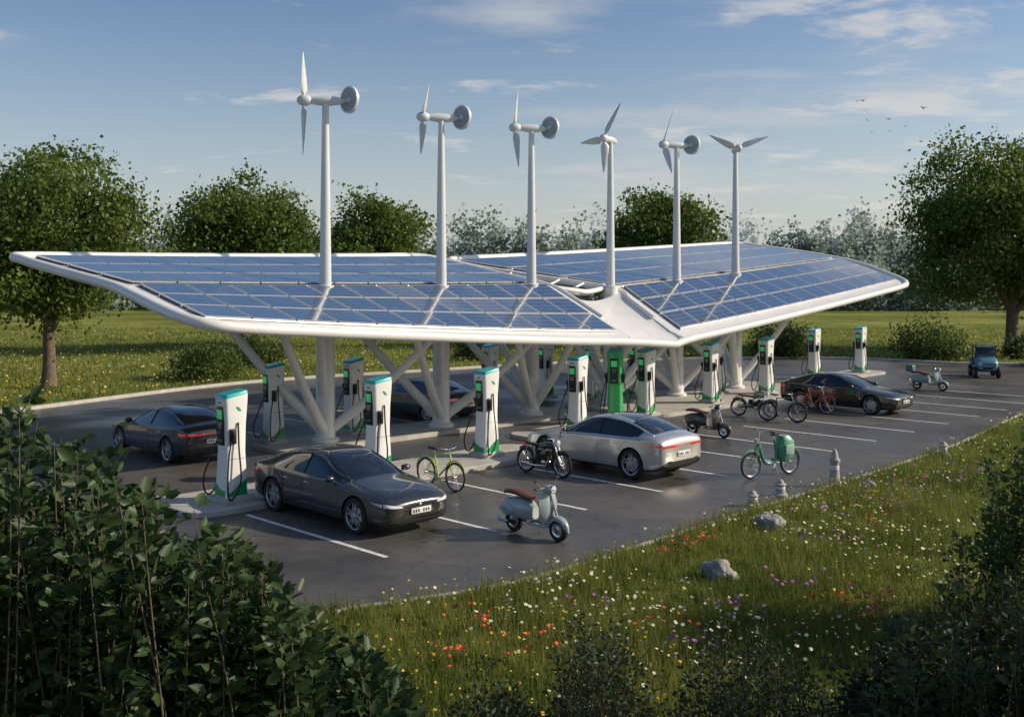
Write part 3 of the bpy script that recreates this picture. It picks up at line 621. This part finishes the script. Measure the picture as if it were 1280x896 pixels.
def motorbike(loc,head,col,name='motorcycle',seatm=None,r=.345):
    g=MB(); rw=Vector((-.64,0,r)); fw=Vector((.70,0,r))
    for c in(rw,fw): thinwheel(g,c,r,.034,24,2,1,.11)
    g.lathe([(.14,-.07),(.14,-.055)],rw,2,20)
    rings=[]
    for x,wd,zl,zh in((.40,.04,.78,.85),(.34,.08,.74,.90),(.2,.11,.73,.92),(.05,.10,.72,.90),(-.08,.07,.72,.84),(-.12,.04,.73,.8)):
        rings.append([Vector((x,wd*math.cos(2*pi*k/14),(zl+zh)/2+(zh-zl)/2*math.sin(2*pi*k/14))) for k in range(14)])
    g.loft(rings,0)
    rings=[]
    for x,wd,z0 in((-.08,.07,.79),(-.2,.10,.79),(-.45,.11,.80),(-.60,.10,.82),(-.68,.05,.84)):
        rings.append([Vector((x,wd*math.cos(2*pi*k/12),z0+.04*math.sin(2*pi*k/12))) for k in range(12)])
    g.loft(rings,3)
    g.box((.10,0,.45),(.30,.20,.24),1,None,.04); g.tube([(.16,0,.5),(.22,0,.68)],[.08,.07],1,14,smooth=False)
    for k in range(5): g.lathe([(.10,-.005),(.10,.005)],(.165+.012*k,0,.54+.027*k),1,18,Matrix.Rotation(pi/2,3,'X'))
    g.ell((.1,0,.37),(.17,.12,.10),2); g.box((-.14,0,.58),(.16,.12,.18),1,None,.03)
    for sy in(1,-1):
        g.tube([(.38,.04*sy,.86),(-.02,.07*sy,.68),(-.1,.08*sy,.38),(.22,.08*sy,.29),(.36,.05*sy,.7)],.015,1,8); g.tube([(-.1,.08*sy,.38),tuple(rw+Vector((0,.08*sy,0)))],.016,1,8)
        g.tube([tuple(rw+Vector((0,.09*sy,0))),(-.48,.10*sy,.76)],.018,2,8); g.tube([tuple(fw+Vector((0,.065*sy,0))),(.44,.07*sy,.98)],.018,2,10)
        g.tube([(.44,.04*sy,1.0),(.42,.2*sy,1.04),(.36,.33*sy,1.03)],.012,2,6); g.tube([(.40,.25*sy,1.04),(.34,.36*sy,1.025)],.02,1,8)
        g.tube([(.42,.2*sy,1.05),(.40,.26*sy,1.14)],.006,2,5); g.ell((.40,.28*sy,1.16),(.012,.045,.03),1)
    g.tube([(.26,-.08,.44),(.2,-.12,.28),(-.2,-.13,.26),(-.66,-.14,.30)],[.02,.022,.028,.035],2,10)
    g.lathe([(.001,.03),(.075,.0),(.085,-.04),(.05,-.10),(.001,-.12)],(.57,0,.92),4,20,Matrix.Rotation(-pi/2,3,'Z'))
    for c_,a0,a1_ in((rw,30,130),(fw,45,140)):
        pts=[c_+Vector(((r+.03)*math.cos(math.radians(a)),0,(r+.03)*math.sin(math.radians(a)))) for a in lin(a0,a1_,10)]; g.tube(pts,.028,0,8)
    g.ell((-.74,0,.78),(.03,.05,.035),5); g.tube([(.0,.1,.3),(-.05,.24,.01)],.012,2,6)
    e=g.obj(name,[mat('tank_paint',col,.3,coat=1),RUBBER,CHROME,seatm or BLACK,LAMP,RED],None,loc,head,sharp=50); e.scale=(.95,)*3
bicycle((-1.72,25.0,.004),a1,(.40,.55,.05))
bicycle((11.45,39.4,.004),a1,(.5,.08,.05))
bicycle((9.6,36.9,.004),math.radians(-30),(.10,.14,.12),tyre=.035)
scooter((.45,20.4,.004),a1,(.34,.41,.42),LEATH)
scooter((6.3,33.5,.004),a1,(.05,.045,.04),LEATH)
motorbike((.80,26.8,.004),a1,(.02,.022,.022))
motorbike((8.9,38.2,.004),math.radians(-35),(.16,.2,.18),seatm=LEATH)
scooter((19.1,47.6,.004),a1,(.25,.38,.38),LEATH,box=(.06,.16,.2))
def cargobike(loc,head):
    g=MB(); r=.34; rw=Vector((-.62,0,r)); fw=Vector((.72,0,r)); thinwheel(g,rw,r,.03,20,2,1); thinwheel(g,fw,r,.03,20,2,1)
    rings=[]
    for z,xc,lx,wy in((.36,-.40,.14,.10),(.46,-.42,.22,.17),(.65,-.44,.25,.20),(.90,-.42,.23,.19),(1.02,-.40,.14,.12)):
        rings.append([Vector((xc+lx*math.copysign(abs(math.cos(a))**.6,math.cos(a)),wy*math.copysign(abs(math.sin(a))**.6,math.sin(a)),z)) for a in [2*pi*k/20 for k in range(20)]])
    g.loft(rings,0)
    g.box((-.43,.20,.68),(.28,.02,.25),3,None,.01); g.box((-.43,-.20,.68),(.28,.02,.25),3,None,.01)
    g.tube(catmull([(-.2,0,.42),(.1,0,.34),(.3,0,.45),(.46,0,.88)],6),.045,0,10); g.tube([(-.15,0,.4),(-.08,0,.95)],.03,0,8); g.ell((-.10,0,1.06),(.15,.08,.035),1)
    g.tube([(-.08,0,.95),(-.10,0,1.05)],.014,2,6)
    g.tube([(.46,0,.86),(.40,0,1.16)],.022,2,8)
    g.box((.60,0,.98),(.06,.30,.03),2,None,.01); g.ell((.56,0,.96),(.05,.06,.06),4)
    for sy in(1,-1):
        g.tube([(.47,.05*sy,.84),(.58,.06*sy,.6),tuple(fw+Vector((0,.06*sy,0)))],.018,0,8); g.tube([tuple(rw+Vector((0,.06*sy,0))),(-.15,.04*sy,.42)],.018,0,8)
        g.tube(catmull([(.40,0,1.16),(.38,.18*sy,1.20),(.28,.32*sy,1.18)],4),.013,2,6); g.tube([(.33,.27*sy,1.19),(.24,.34*sy,1.17)],.02,1,8)
        g.tube([(-.06+.12*sy,.1*sy,.3-.1*sy),(-.06,.05*sy,.32)],.012,2,6); g.box((-.06+.12*sy,.15*sy,.3-.1*sy),(.09,.08,.02),1,None,.004)
    for c_,a0,a1_ in((rw,10,175),(fw,30,150)):
        g.tube([c_+Vector(((r+.03)*math.cos(math.radians(a)),0,(r+.03)*math.sin(math.radians(a)))) for a in lin(a0,a1_,12)],.022,0,6)
    g.tube([(0,.1,.3),(-.05,.22,.01)],.012,2,6)
    g.obj('cargo_bicycle',[mat('mint_green',(.07,.27,.16),.35,coat=.6),RUBBER,CHROME,mat('pale_green',(.30,.45,.37),.4),LAMP],None,loc,head,sharp=50)
cargobike((6.65,26.6,.004),math.radians(-150))
def cart(loc,head):
    g=MB()
    for x in(.75,-.7):
        for y in(.55,-.55):
            g.lathe([(.16,-.08),(.25,-.09),(.28,-.05),(.28,.05),(.25,.09),(.16,.08)],(x,y,.28),1,28,closed=True); g.lathe([(.17,math.copysign(.07,y)),(.001,math.copysign(.05,y))],(x,y,.28),2,20)
            g.box((x,y*.98,.60),(.62,.26,.07),0,None,.03)
    g.box((0,0,.42),(2.1,.8,.16),1,None,.04)
    rings=[]
    for x,wd,zl,zh in((.55,.52,.45,1.12),(.8,.54,.42,1.02),(1.0,.50,.40,.92),(1.12,.40,.42,.80)):
        rings.append([Vector((x,wd*math.copysign(abs(math.cos(a))**.5,math.cos(a)),(zl+zh)/2+(zh-zl)/2*math.copysign(abs(math.sin(a))**.5,math.sin(a)))) for a in [2*pi*k/20 for k in range(20)]])
    g.loft(rings,0)
    for y in(.34,-.34): g.lathe([(.001,0),(.09,0),(.10,-.04)],(1.12,y,.74),4,18,Matrix.Rotation(-pi/2,3,'Z'))
    g.box((1.12,0,.52),(.05,.5,.12),1,None,.01)
    for y in(.50,-.50): g.tube([(.62,y,1.05),(.42,y*.92,1.62),(-.35,y*.92,1.64),(-.45,y,.8)],.028,1,8)
    g.box((.04,0,1.66),(.95,1.02,.05),0,None,.02); g.box((.54,0,1.34),(.012,.9,.5),6,Matrix.Rotation(-.33,3,'Y'),.003)
    g.box((-.15,0,.72),(.45,.8,.16),3,None,.04); g.box((-.38,0,.98),(.12,.8,.45),3,None,.04)
    g.box((-.85,0,.78),(.75,1.05,.42),0,None,.04); g.tube([(.5,.2,1.0),(.3,.2,1.12)],.02,1,8)
    g.lathe([(.15,-.01),(.17,0),(.15,.01)],(.29,.2,1.12),1,20,Matrix.Rotation(1.1,3,'Z'))
    g.obj('utility_cart',[mat('cart_blue',(.07,.20,.28),.4,coat=.4),RUBBER,CHROME,LEATH,LAMP,RED,GLASSD],None,loc,head,sharp=50)
cart((24.6,54.2,.004),math.radians(-105))
def bollard(x,y,h,name='concrete_bollard'):
    g=MB(); k=h/.9; M=Matrix.Rotation(pi/2,3,'X')
    g.lathe([(.001,0),(.17,0),(.17,.10*k),(.12,.16*k),(.10,.55*k),(.13,.60*k),(.13,.66*k),(.09,.70*k),(.07,.82*k),(.04,.9*k),(.001,.91*k)],(0,0,0),0,20,M); 
    g.lathe([(.104,.40*k),(.107,.42*k),(.106,.50*k),(.102,.52*k)],(0,0,0),1,20,M)
    g.obj(name,[CONC,PLATE],None,(x,y,0),sharp=40)
bollard(7.85,25.3,.9); bollard(5.35,23.1,.34); bollard(6.25,24.2,.38); bollard(12.4,29.9,.38)
def rock(x,y,r,name='rock'):
    bm=bmesh.new(); bmesh.ops.create_icosphere(bm,subdivisions=4,radius=r)
    for v in bm.verts: v.co*=1+.4*noise.noise(v.co*(2.2/r*.5)+Vector((x,y,0)))+.14*noise.noise(v.co*9)+.05*noise.noise(v.co*25); v.co.z*=.72
    me=bpy.data.meshes.new(name); bm.to_mesh(me); bm.free(); me.materials.append(ROCK); link(name,me,None,(x,y,r*.35))
rock(5.2,20.9,.28); rock(3.5,17.5,.26); rock(8.6,25.1,.17); rock(-5.6,15.2,.25)
# ---------------------------------------------------------------- trees
LM=leafmat('tree_leaves',(.038,.080,.014),(.20,.26,.055),.55,.42)
def tree(name,x,y,H,rx,rz,seed,ncl=150,lp=190,ls=.19,trunk=.26,cz=None,lm=None,cs=.42):
    rg=np.random.default_rng(seed); rd=random.Random(seed); cz=cz or H-rz
    e=empty(name,(x,y,0),0)
    d=unit(rg.normal(size=(ncl*2,3))); f=.35+.65*rg.random(len(d))**.6
    lob=1+.12*np.sin(3*d[:,0]*2+seed)+.11*np.sin(5*d[:,2]+d[:,1]*4+seed*2)
    c=d*(f*lob)[:,None]*np.array([rx*.9,rx*.9,rz*.88]); c[:,2]+=cz; c=c[(c[:,2]>cz-rz*.86)][:ncl]
    g=MB(); tz=cz+rz*.35; tp=[Vector((rd.uniform(-.25,.25)*k/5,rd.uniform(-.25,.25)*k/5,tz*k/6)) for k in range(7)]
    g.tube(catmull(tp,3),[trunk*(1.5 if i==0 else 1.12 if i==1 else 1)*(1-.82*i/18) for i in range(19)],0,10)
    limbs=[]
    for k in range(15):
        ci=Vector(c[k*len(c)//15]); z0=tz*rd.uniform(.22,.8); i0=z0/tz*6; b0=tp[int(i0)].lerp(tp[min(6,int(i0)+1)],i0%1)
        m1=b0.lerp(ci,.5)+Vector((rd.uniform(-.3,.3),rd.uniform(-.3,.3),rd.uniform(-.1,.4))); pts=catmull([b0,m1,ci],5); r0=trunk*(.55-.3*z0/tz)
        g.tube(pts,[r0*(1-.85*i/(len(pts)-1)) for i in range(len(pts))],0,7); limbs+=pts[3:9]
    for q in c[::2]:
        q=Vector(q); b0=min(limbs,key=lambda p:(p-q).length); m1=b0.lerp(q,.5)+Vector((rd.uniform(-.2,.2),rd.uniform(-.2,.2),.15)); g.tube([b0,m1,q],[.045,.03,.01],0,5)
    g.obj('trunk_and_limbs',[BARK],e)
    sz=(cs*(.7+.7*rg.random(len(c))))[:,None,None]
    pos=(c[:,None,:]+rg.normal(size=(len(c),lp,3))*sz*np.array([1.15,1.15,.75])).reshape(-1,3)
    V,F=leafgeo(pos,ls,.35,wr=.7); npmesh('foliage',V,F,[lm or LM],parent=e)
tree('added_shade_tree',-21.6,48.5,11.6,5.0,4.5,1,230,175,.21,.34,cs=.5)
tree('added_shade_tree',-19,74,12.6,5.3,4.7,2,180,150,.29,.36,cs=.6)
tree('added_shade_tree',-10.8,80,11.9,4.4,4.5,3,140,140,.29,.36,cs=.55)
tree('added_shade_tree',11.0,80,12.3,4.7,4.7,4,140,140,.29,.36,cs=.55)
tree('added_shade_tree',35.6,74,15.4,7.6,6.5,5,340,170,.27,.5,cs=.62)
tree('added_shade_tree',12.5,6.5,9.2,3.6,3.2,6,110,100,.22,cs=.5)  # tree added out of view to cast shade over the foreground shrubs
def shrub(x,y,r,h,seed,nl=5000,ls=.13,name='shrub',lm=None,z0=0):
    rg=np.random.default_rng(seed); e=empty(name,(x,y,0)); k=26
    d=unit(rg.normal(size=(k,3))); d[:,2]=abs(d[:,2]); c=d*(.35+.6*rg.random((k,1)))*np.array([r,r,h*.85])+np.array([0,0,.1])
    pos=(c[rg.integers(0,k,nl)]+rg.normal(size=(nl,3))*r*.2); pos[:,2]=np.abs(pos[:,2])+.03
    V,F=leafgeo(pos,ls,0,wr=.55); npmesh('foliage',V,F,[lm or LM],parent=e)
    g=MB()
    for q in c[::2]: g.tube([(0,0,0),tuple(q*.5+np.array([0,0,.1])),tuple(q)],[.04,.03,.01],0,5)
    g.obj('stems',[BARK],e)
SM=leafmat('shrub_leaves',(.040,.075,.018),(.15,.20,.05),.9,.38)
shrub(-15.6,53,1.9,2.2,21,7000,.16,lm=SM); shrub(-14.6,60,1.6,2.4,22,4000,.18,lm=SM); shrub(26.6,66,2.3,2.7,23,6000,.2,lm=SM); shrub(17.6,68,1.9,2.7,24,5000,.2,lm=SM); shrub(33,67,1.4,1.6,25,3500,.2,lm=SM); shrub(-27,49,1.5,1.7,26,4000,.16,lm=SM); shrub(31.5,61,1.0,1.4,27,3000,.16,lm=SM); shrub(-2,66,1.8,2.3,28,4000,.18,lm=SM); shrub(-24,46,.9,1,29,2500,.14,lm=SM)
def belt(name,specs,mats,ls,npc,seed):
    rg=np.random.default_rng(seed); A=[]
    for x,y,h,r in specs:
        k=34; d=unit(rg.normal(size=(k,3))); c=d*(.25+.72*rg.random((k,1)))*np.array([r,r,h*.44])+np.array([x,y,h*.55])
        p=c[rg.integers(0,k,npc)]+rg.normal(size=(npc,3))*np.array([r*.17,r*.17,h*.07]); A.append(p)
        q=rg.random((npc//4,3))*np.array([2.4*r,r,h*.35])+np.array([x-1.2*r,y-r/2,0]); A.append(q)
    pos=np.concatenate(A); pos[:,2]=np.abs(pos[:,2]); V,F=leafgeo(pos,ls,0,wr=.9); npmesh(name,V,F,mats)
H1=leafmat('haze_tinted_leaves_near',(.26,.33,.29),(.38,.45,.38),.12,.5,.9); H2=leafmat('haze_tinted_leaves_far',(.48,.55,.57),(.60,.66,.67),.06,.4,1)  # aerial haze painted into the leaf colours, paler with distance
sp1=[];sp2=[]
for k in range(60):
    x=-105+210*k/59+R.uniform(-2,2)
    sp1.append((x,182+R.uniform(-10,14),10+R.uniform(-1.5,3),4.2+R.uniform(-1,1.6)))
for x,h in((-14,15.5),(-9,17.5),(-4,18.5),(1,17.5),(6,15.5),(11,17),(16,14),(-60,17),(-52,15),(48,14),(53,17.5),(58,16),(63,18),(68,15.5),(73,18),(-72,16),(80,17),(-38,14),(-44,13)): sp1.append((x,188+R.uniform(-5,5),h,3.9+R.uniform(-.6,1)))
for k in range(64):
    x=-160+320*k/63; h=19+4*math.sin(k*.9)+R.uniform(-3,4); sp2.append((x,290+R.uniform(-10,10),max(13,h),7.5+R.uniform(-1,2)))
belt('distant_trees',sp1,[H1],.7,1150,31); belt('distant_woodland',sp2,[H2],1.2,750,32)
# ---------------------------------------------------------------- grass and flowers
GM=leafmat('grass_blades',(.050,.095,.014),(.29,.30,.075),.45,.4,.6)
def scatter(N,y0,y1,pw,xm,extra=None):
    u_=rng.random(N); y=(y0**pw+(y1**pw-y0**pw)*u_)**(1/pw); x=(rng.random(N)*2-1)*(y*xm+1.5); k=~inpoly(x,y,poly); x,y=x[k],y[k]; return x,y
def blades(name,N,y0,y1,pw,h,wd):
    x,y=scatter(N,y0,y1,pw,.53); n_=len(x); hh=h*(.5+.9*rng.random(n_))*(1+.35*np.sin(x*1.7+np.sin(y*1.3)*1.5))
    a=rng.random(n_)*2*pi; b=rng.random(n_)*2*pi; ln=hh*rng.random(n_)*.6; w_=wd*(.6+.7*rng.random(n_))
    z=np.zeros(n_); p=np.stack([x,y,z],1); t=np.stack([np.cos(a)*w_,np.sin(a)*w_,z],1); top=np.stack([x+np.cos(b)*ln,y+np.sin(b)*ln,hh],1)
    V=np.stack([p-t,p+t,top],1).reshape(-1,3); npmesh(name,V,np.arange(n_*3).reshape(-1,3),[GM])
blades('meadow_grass',340000,9,36,.9,.19,.009)
blades('field_grass',120000,34,110,.4,.24,.024)
x,y=scatter(1700,10,40,.9,.53); T=np.repeat(np.stack([x,y],1),24,0)+rng.normal(size=(len(x)*24,2))*.07; n_=len(T)
hh=.2+.28*rng.random(n_); b=rng.random(n_)*2*pi; ln=hh*.5*rng.random(n_); a=rng.random(n_)*2*pi
p=np.stack([T[:,0],T[:,1],np.zeros(n_)],1); t=np.stack([np.cos(a)*.007,np.sin(a)*.007,np.zeros(n_)],1); top=p+np.stack([np.cos(b)*ln,np.sin(b)*ln,hh],1)
k=~inpoly(p[:,0],p[:,1],poly); p,t,top=p[k],t[k],top[k]
npmesh('grass_tufts',np.stack([p-t,p+t,top],1).reshape(-1,3),np.arange(len(p)*3).reshape(-1,3),[GM])
FW=mat('petal_white',(.74,.72,.62),.7); FY=mat('petal_yellow',(.66,.48,.03),.7); FR=mat('petal_red',(.45,.02,.015),.7); FP=mat('petal_purple',(.27,.06,.36),.7)
def flowers(name,x,y,h0,h1,r,mats,mi):
    n_=len(x); z=h0+(h1-h0)*rng.random(n_); nrm=unit(np.stack([rng.normal(size=n_)*.35,rng.normal(size=n_)*.35-.25,np.ones(n_)],1)); a=unit(np.cross(nrm,rng.normal(size=(n_,3)))); b=np.cross(nrm,a); c=np.stack([x,y,z],1); rr0=(r*(.6+.7*rng.random(n_)))[:,None]
    V=np.stack([c+ (a*math.cos(2*pi*k/6)+b*math.sin(2*pi*k/6))*rr0 for k in range(6)],1)
    V2=np.stack([c+nrm*.006+(a*math.cos(2*pi*k/6)+b*math.sin(2*pi*k/6))*rr0*.35 for k in range(6)],1)
    st=np.stack([c-a*.003,c+a*.003,np.stack([x+.003,y,z*0],1),np.stack([x-.003,y,z*0],1)],1)
    VV=np.concatenate([V.reshape(-1,3),V2.reshape(-1,3)]); F=np.arange(len(VV)).reshape(-1,6); m_=np.concatenate([np.full(n_,mi),np.full(n_,1)])
    o=npmesh(name,VV,F,mats,m_); npmesh('flower_stems',st.reshape(-1,3),np.arange(n_*4).reshape(-1,4),[GM],parent=o)
fm=[FW,FY,FR,FP]
x,y=scatter(7500,10,38,.8,.53); k=(np.sin(x*1.1)+np.sin(y*.9+x*.4)+rng.normal(size=len(x))*.6)>.0; flowers('white_daisies',x[k],y[k],.2,.38,.025,fm,0)
x,y=scatter(5200,10,38,.8,.53); k=(np.sin(x*.9+2)+np.sin(y*1.1-x*.5)+rng.normal(size=len(x))*.7)>-.3; flowers('yellow_flowers',x[k],y[k],.2,.38,.02,fm,1)
def clus(cs,n1,sp,name,mi,r):
    X=[];Y=[]
    for cx_,cy_ in cs: X.append(cx_+rng.normal(size=n1)*sp); Y.append(cy_+rng.normal(size=n1)*sp)
    X=np.concatenate(X);Y=np.concatenate(Y);k=~inpoly(X,Y,poly); flowers(name,X[k],Y[k],.24,.44,r,fm,mi)
clus([(-.4,14.4),(.3,13.6),(2.9,18.2),(3.6,19.3),(5.1,14.8),(4.7,15.3),(2.0,14.3),(9.5,24.6),(-.8,13.2),(3.2,18.8),(5.5,15.6),(7.2,20.6)],13,.22,'red_poppies',2,.034)
clus([(4.4,16.2),(9.2,23.2),(2.4,13.5),(8.2,22.0),(6.5,21.5),(10.5,24.8),(3.4,15.1),(11.5,26),(7.6,23.2),(8.8,24.2),(1.2,15.2),(5.8,18.8)],15,.3,'purple_flowers',3,.032)
x,y=scatter(3600,38,100,.6,.53); flowers('field_daisies',x,y,.25,.4,.04,fm,0)
x,y=scatter(5200,38,100,.6,.53); flowers('field_buttercups',x,y,.25,.42,.045,fm,1)
# ---------------------------------------------------------------- foreground shrubs
FL=leafmat('foreground_leaves',(.020,.046,.014),(.080,.125,.045),1.2,.3,.45)
FL3=leafmat('bush_leaves_light',(.035,.075,.018),(.13,.19,.05),1.2,.38,.45)
FL2=leafmat('foreground_leaves_small',(.022,.042,.014),(.075,.105,.045),1.2,.3,.5)
def shoots(name,pts,nper,ls,seed,lm,wr=.55,spread=.5):
    rg=np.random.default_rng(seed); g=MB(); A=[];D=[]
    for x,y,h in pts:
        bx=x+rg.normal()*.2; by=y+rg.normal()*.2; ph=rg.random()*2*pi; lean=spread*h*.25*rg.random()
        p0=np.array([bx-math.cos(ph)*lean,by-math.sin(ph)*lean,0]); p2=np.array([x,y,h]); p1=(p0+p2)/2+np.array([rg.normal()*.1,rg.normal()*.1,h*.12])
        tt=np.linspace(0,1,7); path=[(1-t)**2*p0+2*t*(1-t)*p1+t*t*p2 for t in tt]; g.tube([tuple(q) for q in path],[.014-.011*t for t in tt],0,4)
        t=np.sort(.12+.88*rg.random(nper)**.75)[:,None]; q=(1-t)**2*p0+2*t*(1-t)*p1+t*t*p2; an=rg.random(nper)*2*pi
        side=np.stack([np.cos(an),np.sin(an),.35+.5*rg.random(nper)],1); off=(rg.random((nper,1)))*.16*(1.25-t)*2
        A.append(q+side*off); D.append(side)
    e=empty(name,(0,0,0)); V,F=leafgeo(np.concatenate(A),ls,d=np.concatenate(D)+rg.normal(size=(len(pts)*nper,3))*.3,wr=wr,near=True)
    npmesh('foliage',V,F,[lm],parent=e); g.obj('stems',[BARK],e)
def outline(px):
    xs=[-6,-4.9,-4.3,-3.9,-3.3,-2.8,-2.4,-2.0,-1.6,-1.2,-.8]; hs=[3.55,3.75,3.8,3.5,3.15,2.85,2.6,2.25,1.95,1.65,1.25]; return float(np.interp(px,xs,hs))
rb=random.Random(5); pts=[]
for k in range(450):
    x=rb.uniform(-5.9,-.8); y=rb.uniform(7.6,10.2); h=outline(x*9/y)
    h=5-(5-h)*y/9; h*=rb.choice((1.05,1,.93,.86,.7,.55)) ; pts.append((x,y,max(.5,h+rb.uniform(-.2,.08))))
shoots('leafy_bush',pts,64,.125,41,FL,wr=.6)
pts=[]
for k in range(150):
    x=7.7+rb.gauss(0,.62); y=14.6+rb.gauss(0,.8); h=3.35-1.1*((x-8.1)/1.1)**2; pts.append((x,y,max(.6,min(3.4,h))*rb.uniform(.55,1)))
shoots('leafy_bush',pts,60,.095,42,FL3)
pts=[]
for k in range(170):
    x=rb.uniform(2.9,4.9); y=rb.uniform(8.2,9.4); h=2.55-.6*(4.3-x); pts.append((x,y,max(.8,min(2.6,h))*rb.uniform(.6,1)))
shoots('leafy_bush',pts,60,.08,43,FL2)
pts=[]
for cx_,w_,h in((.75,.5,1.95),(2.1,.75,2.0),(-.1,.4,1.5)):
    for k in range(80):
        x=cx_+rb.gauss(0,w_*.5); y=9.1+rb.gauss(0,.4); pts.append((x,y,h*(1-.35*((x-cx_)/w_)**2)*rb.uniform(.65,1)))
pts=[(a,b,max(.5,c)) for a,b,c in pts]
shoots('leafy_bush',pts,70,.05,44,FL2)
# ---------------------------------------------------------------- birds
for X,Y,Z,sc_ in((23.6,70,17.1,1),(24.6,72,16.1,1.1),(25,69,15.7,.9),(25.8,71,15.2,.8),(27.7,70,16.6,1.2),(27.6,73,15.8,1),(22.9,69,16.9,.8),(24.2,70,15,.7),(21.5,72,17.3,.6)):
    g=MB(); g.ell((0,0,0),(.16,.04,.04),0,nu=10,nv=6)
    for sy in(1,-1): g.add([(.08,0,.01),(-.06,0,.01),(-.08,.22*sy,.12),(.05,.22*sy,.13),(-.1,.45*sy,.03)],[(0,1,2,3),(3,2,4)])
    g.add([(-.12,.02,0),(-.12,-.02,0),(-.24,-.05,0),(-.24,.05,0)],[(0,1,2,3)])
    o=g.obj('flying_bird',[BLACK],None,(X,Y,Z),R.uniform(0,2)); o.scale=(sc_*.7,)*3
print('done',len(bpy.data.objects))
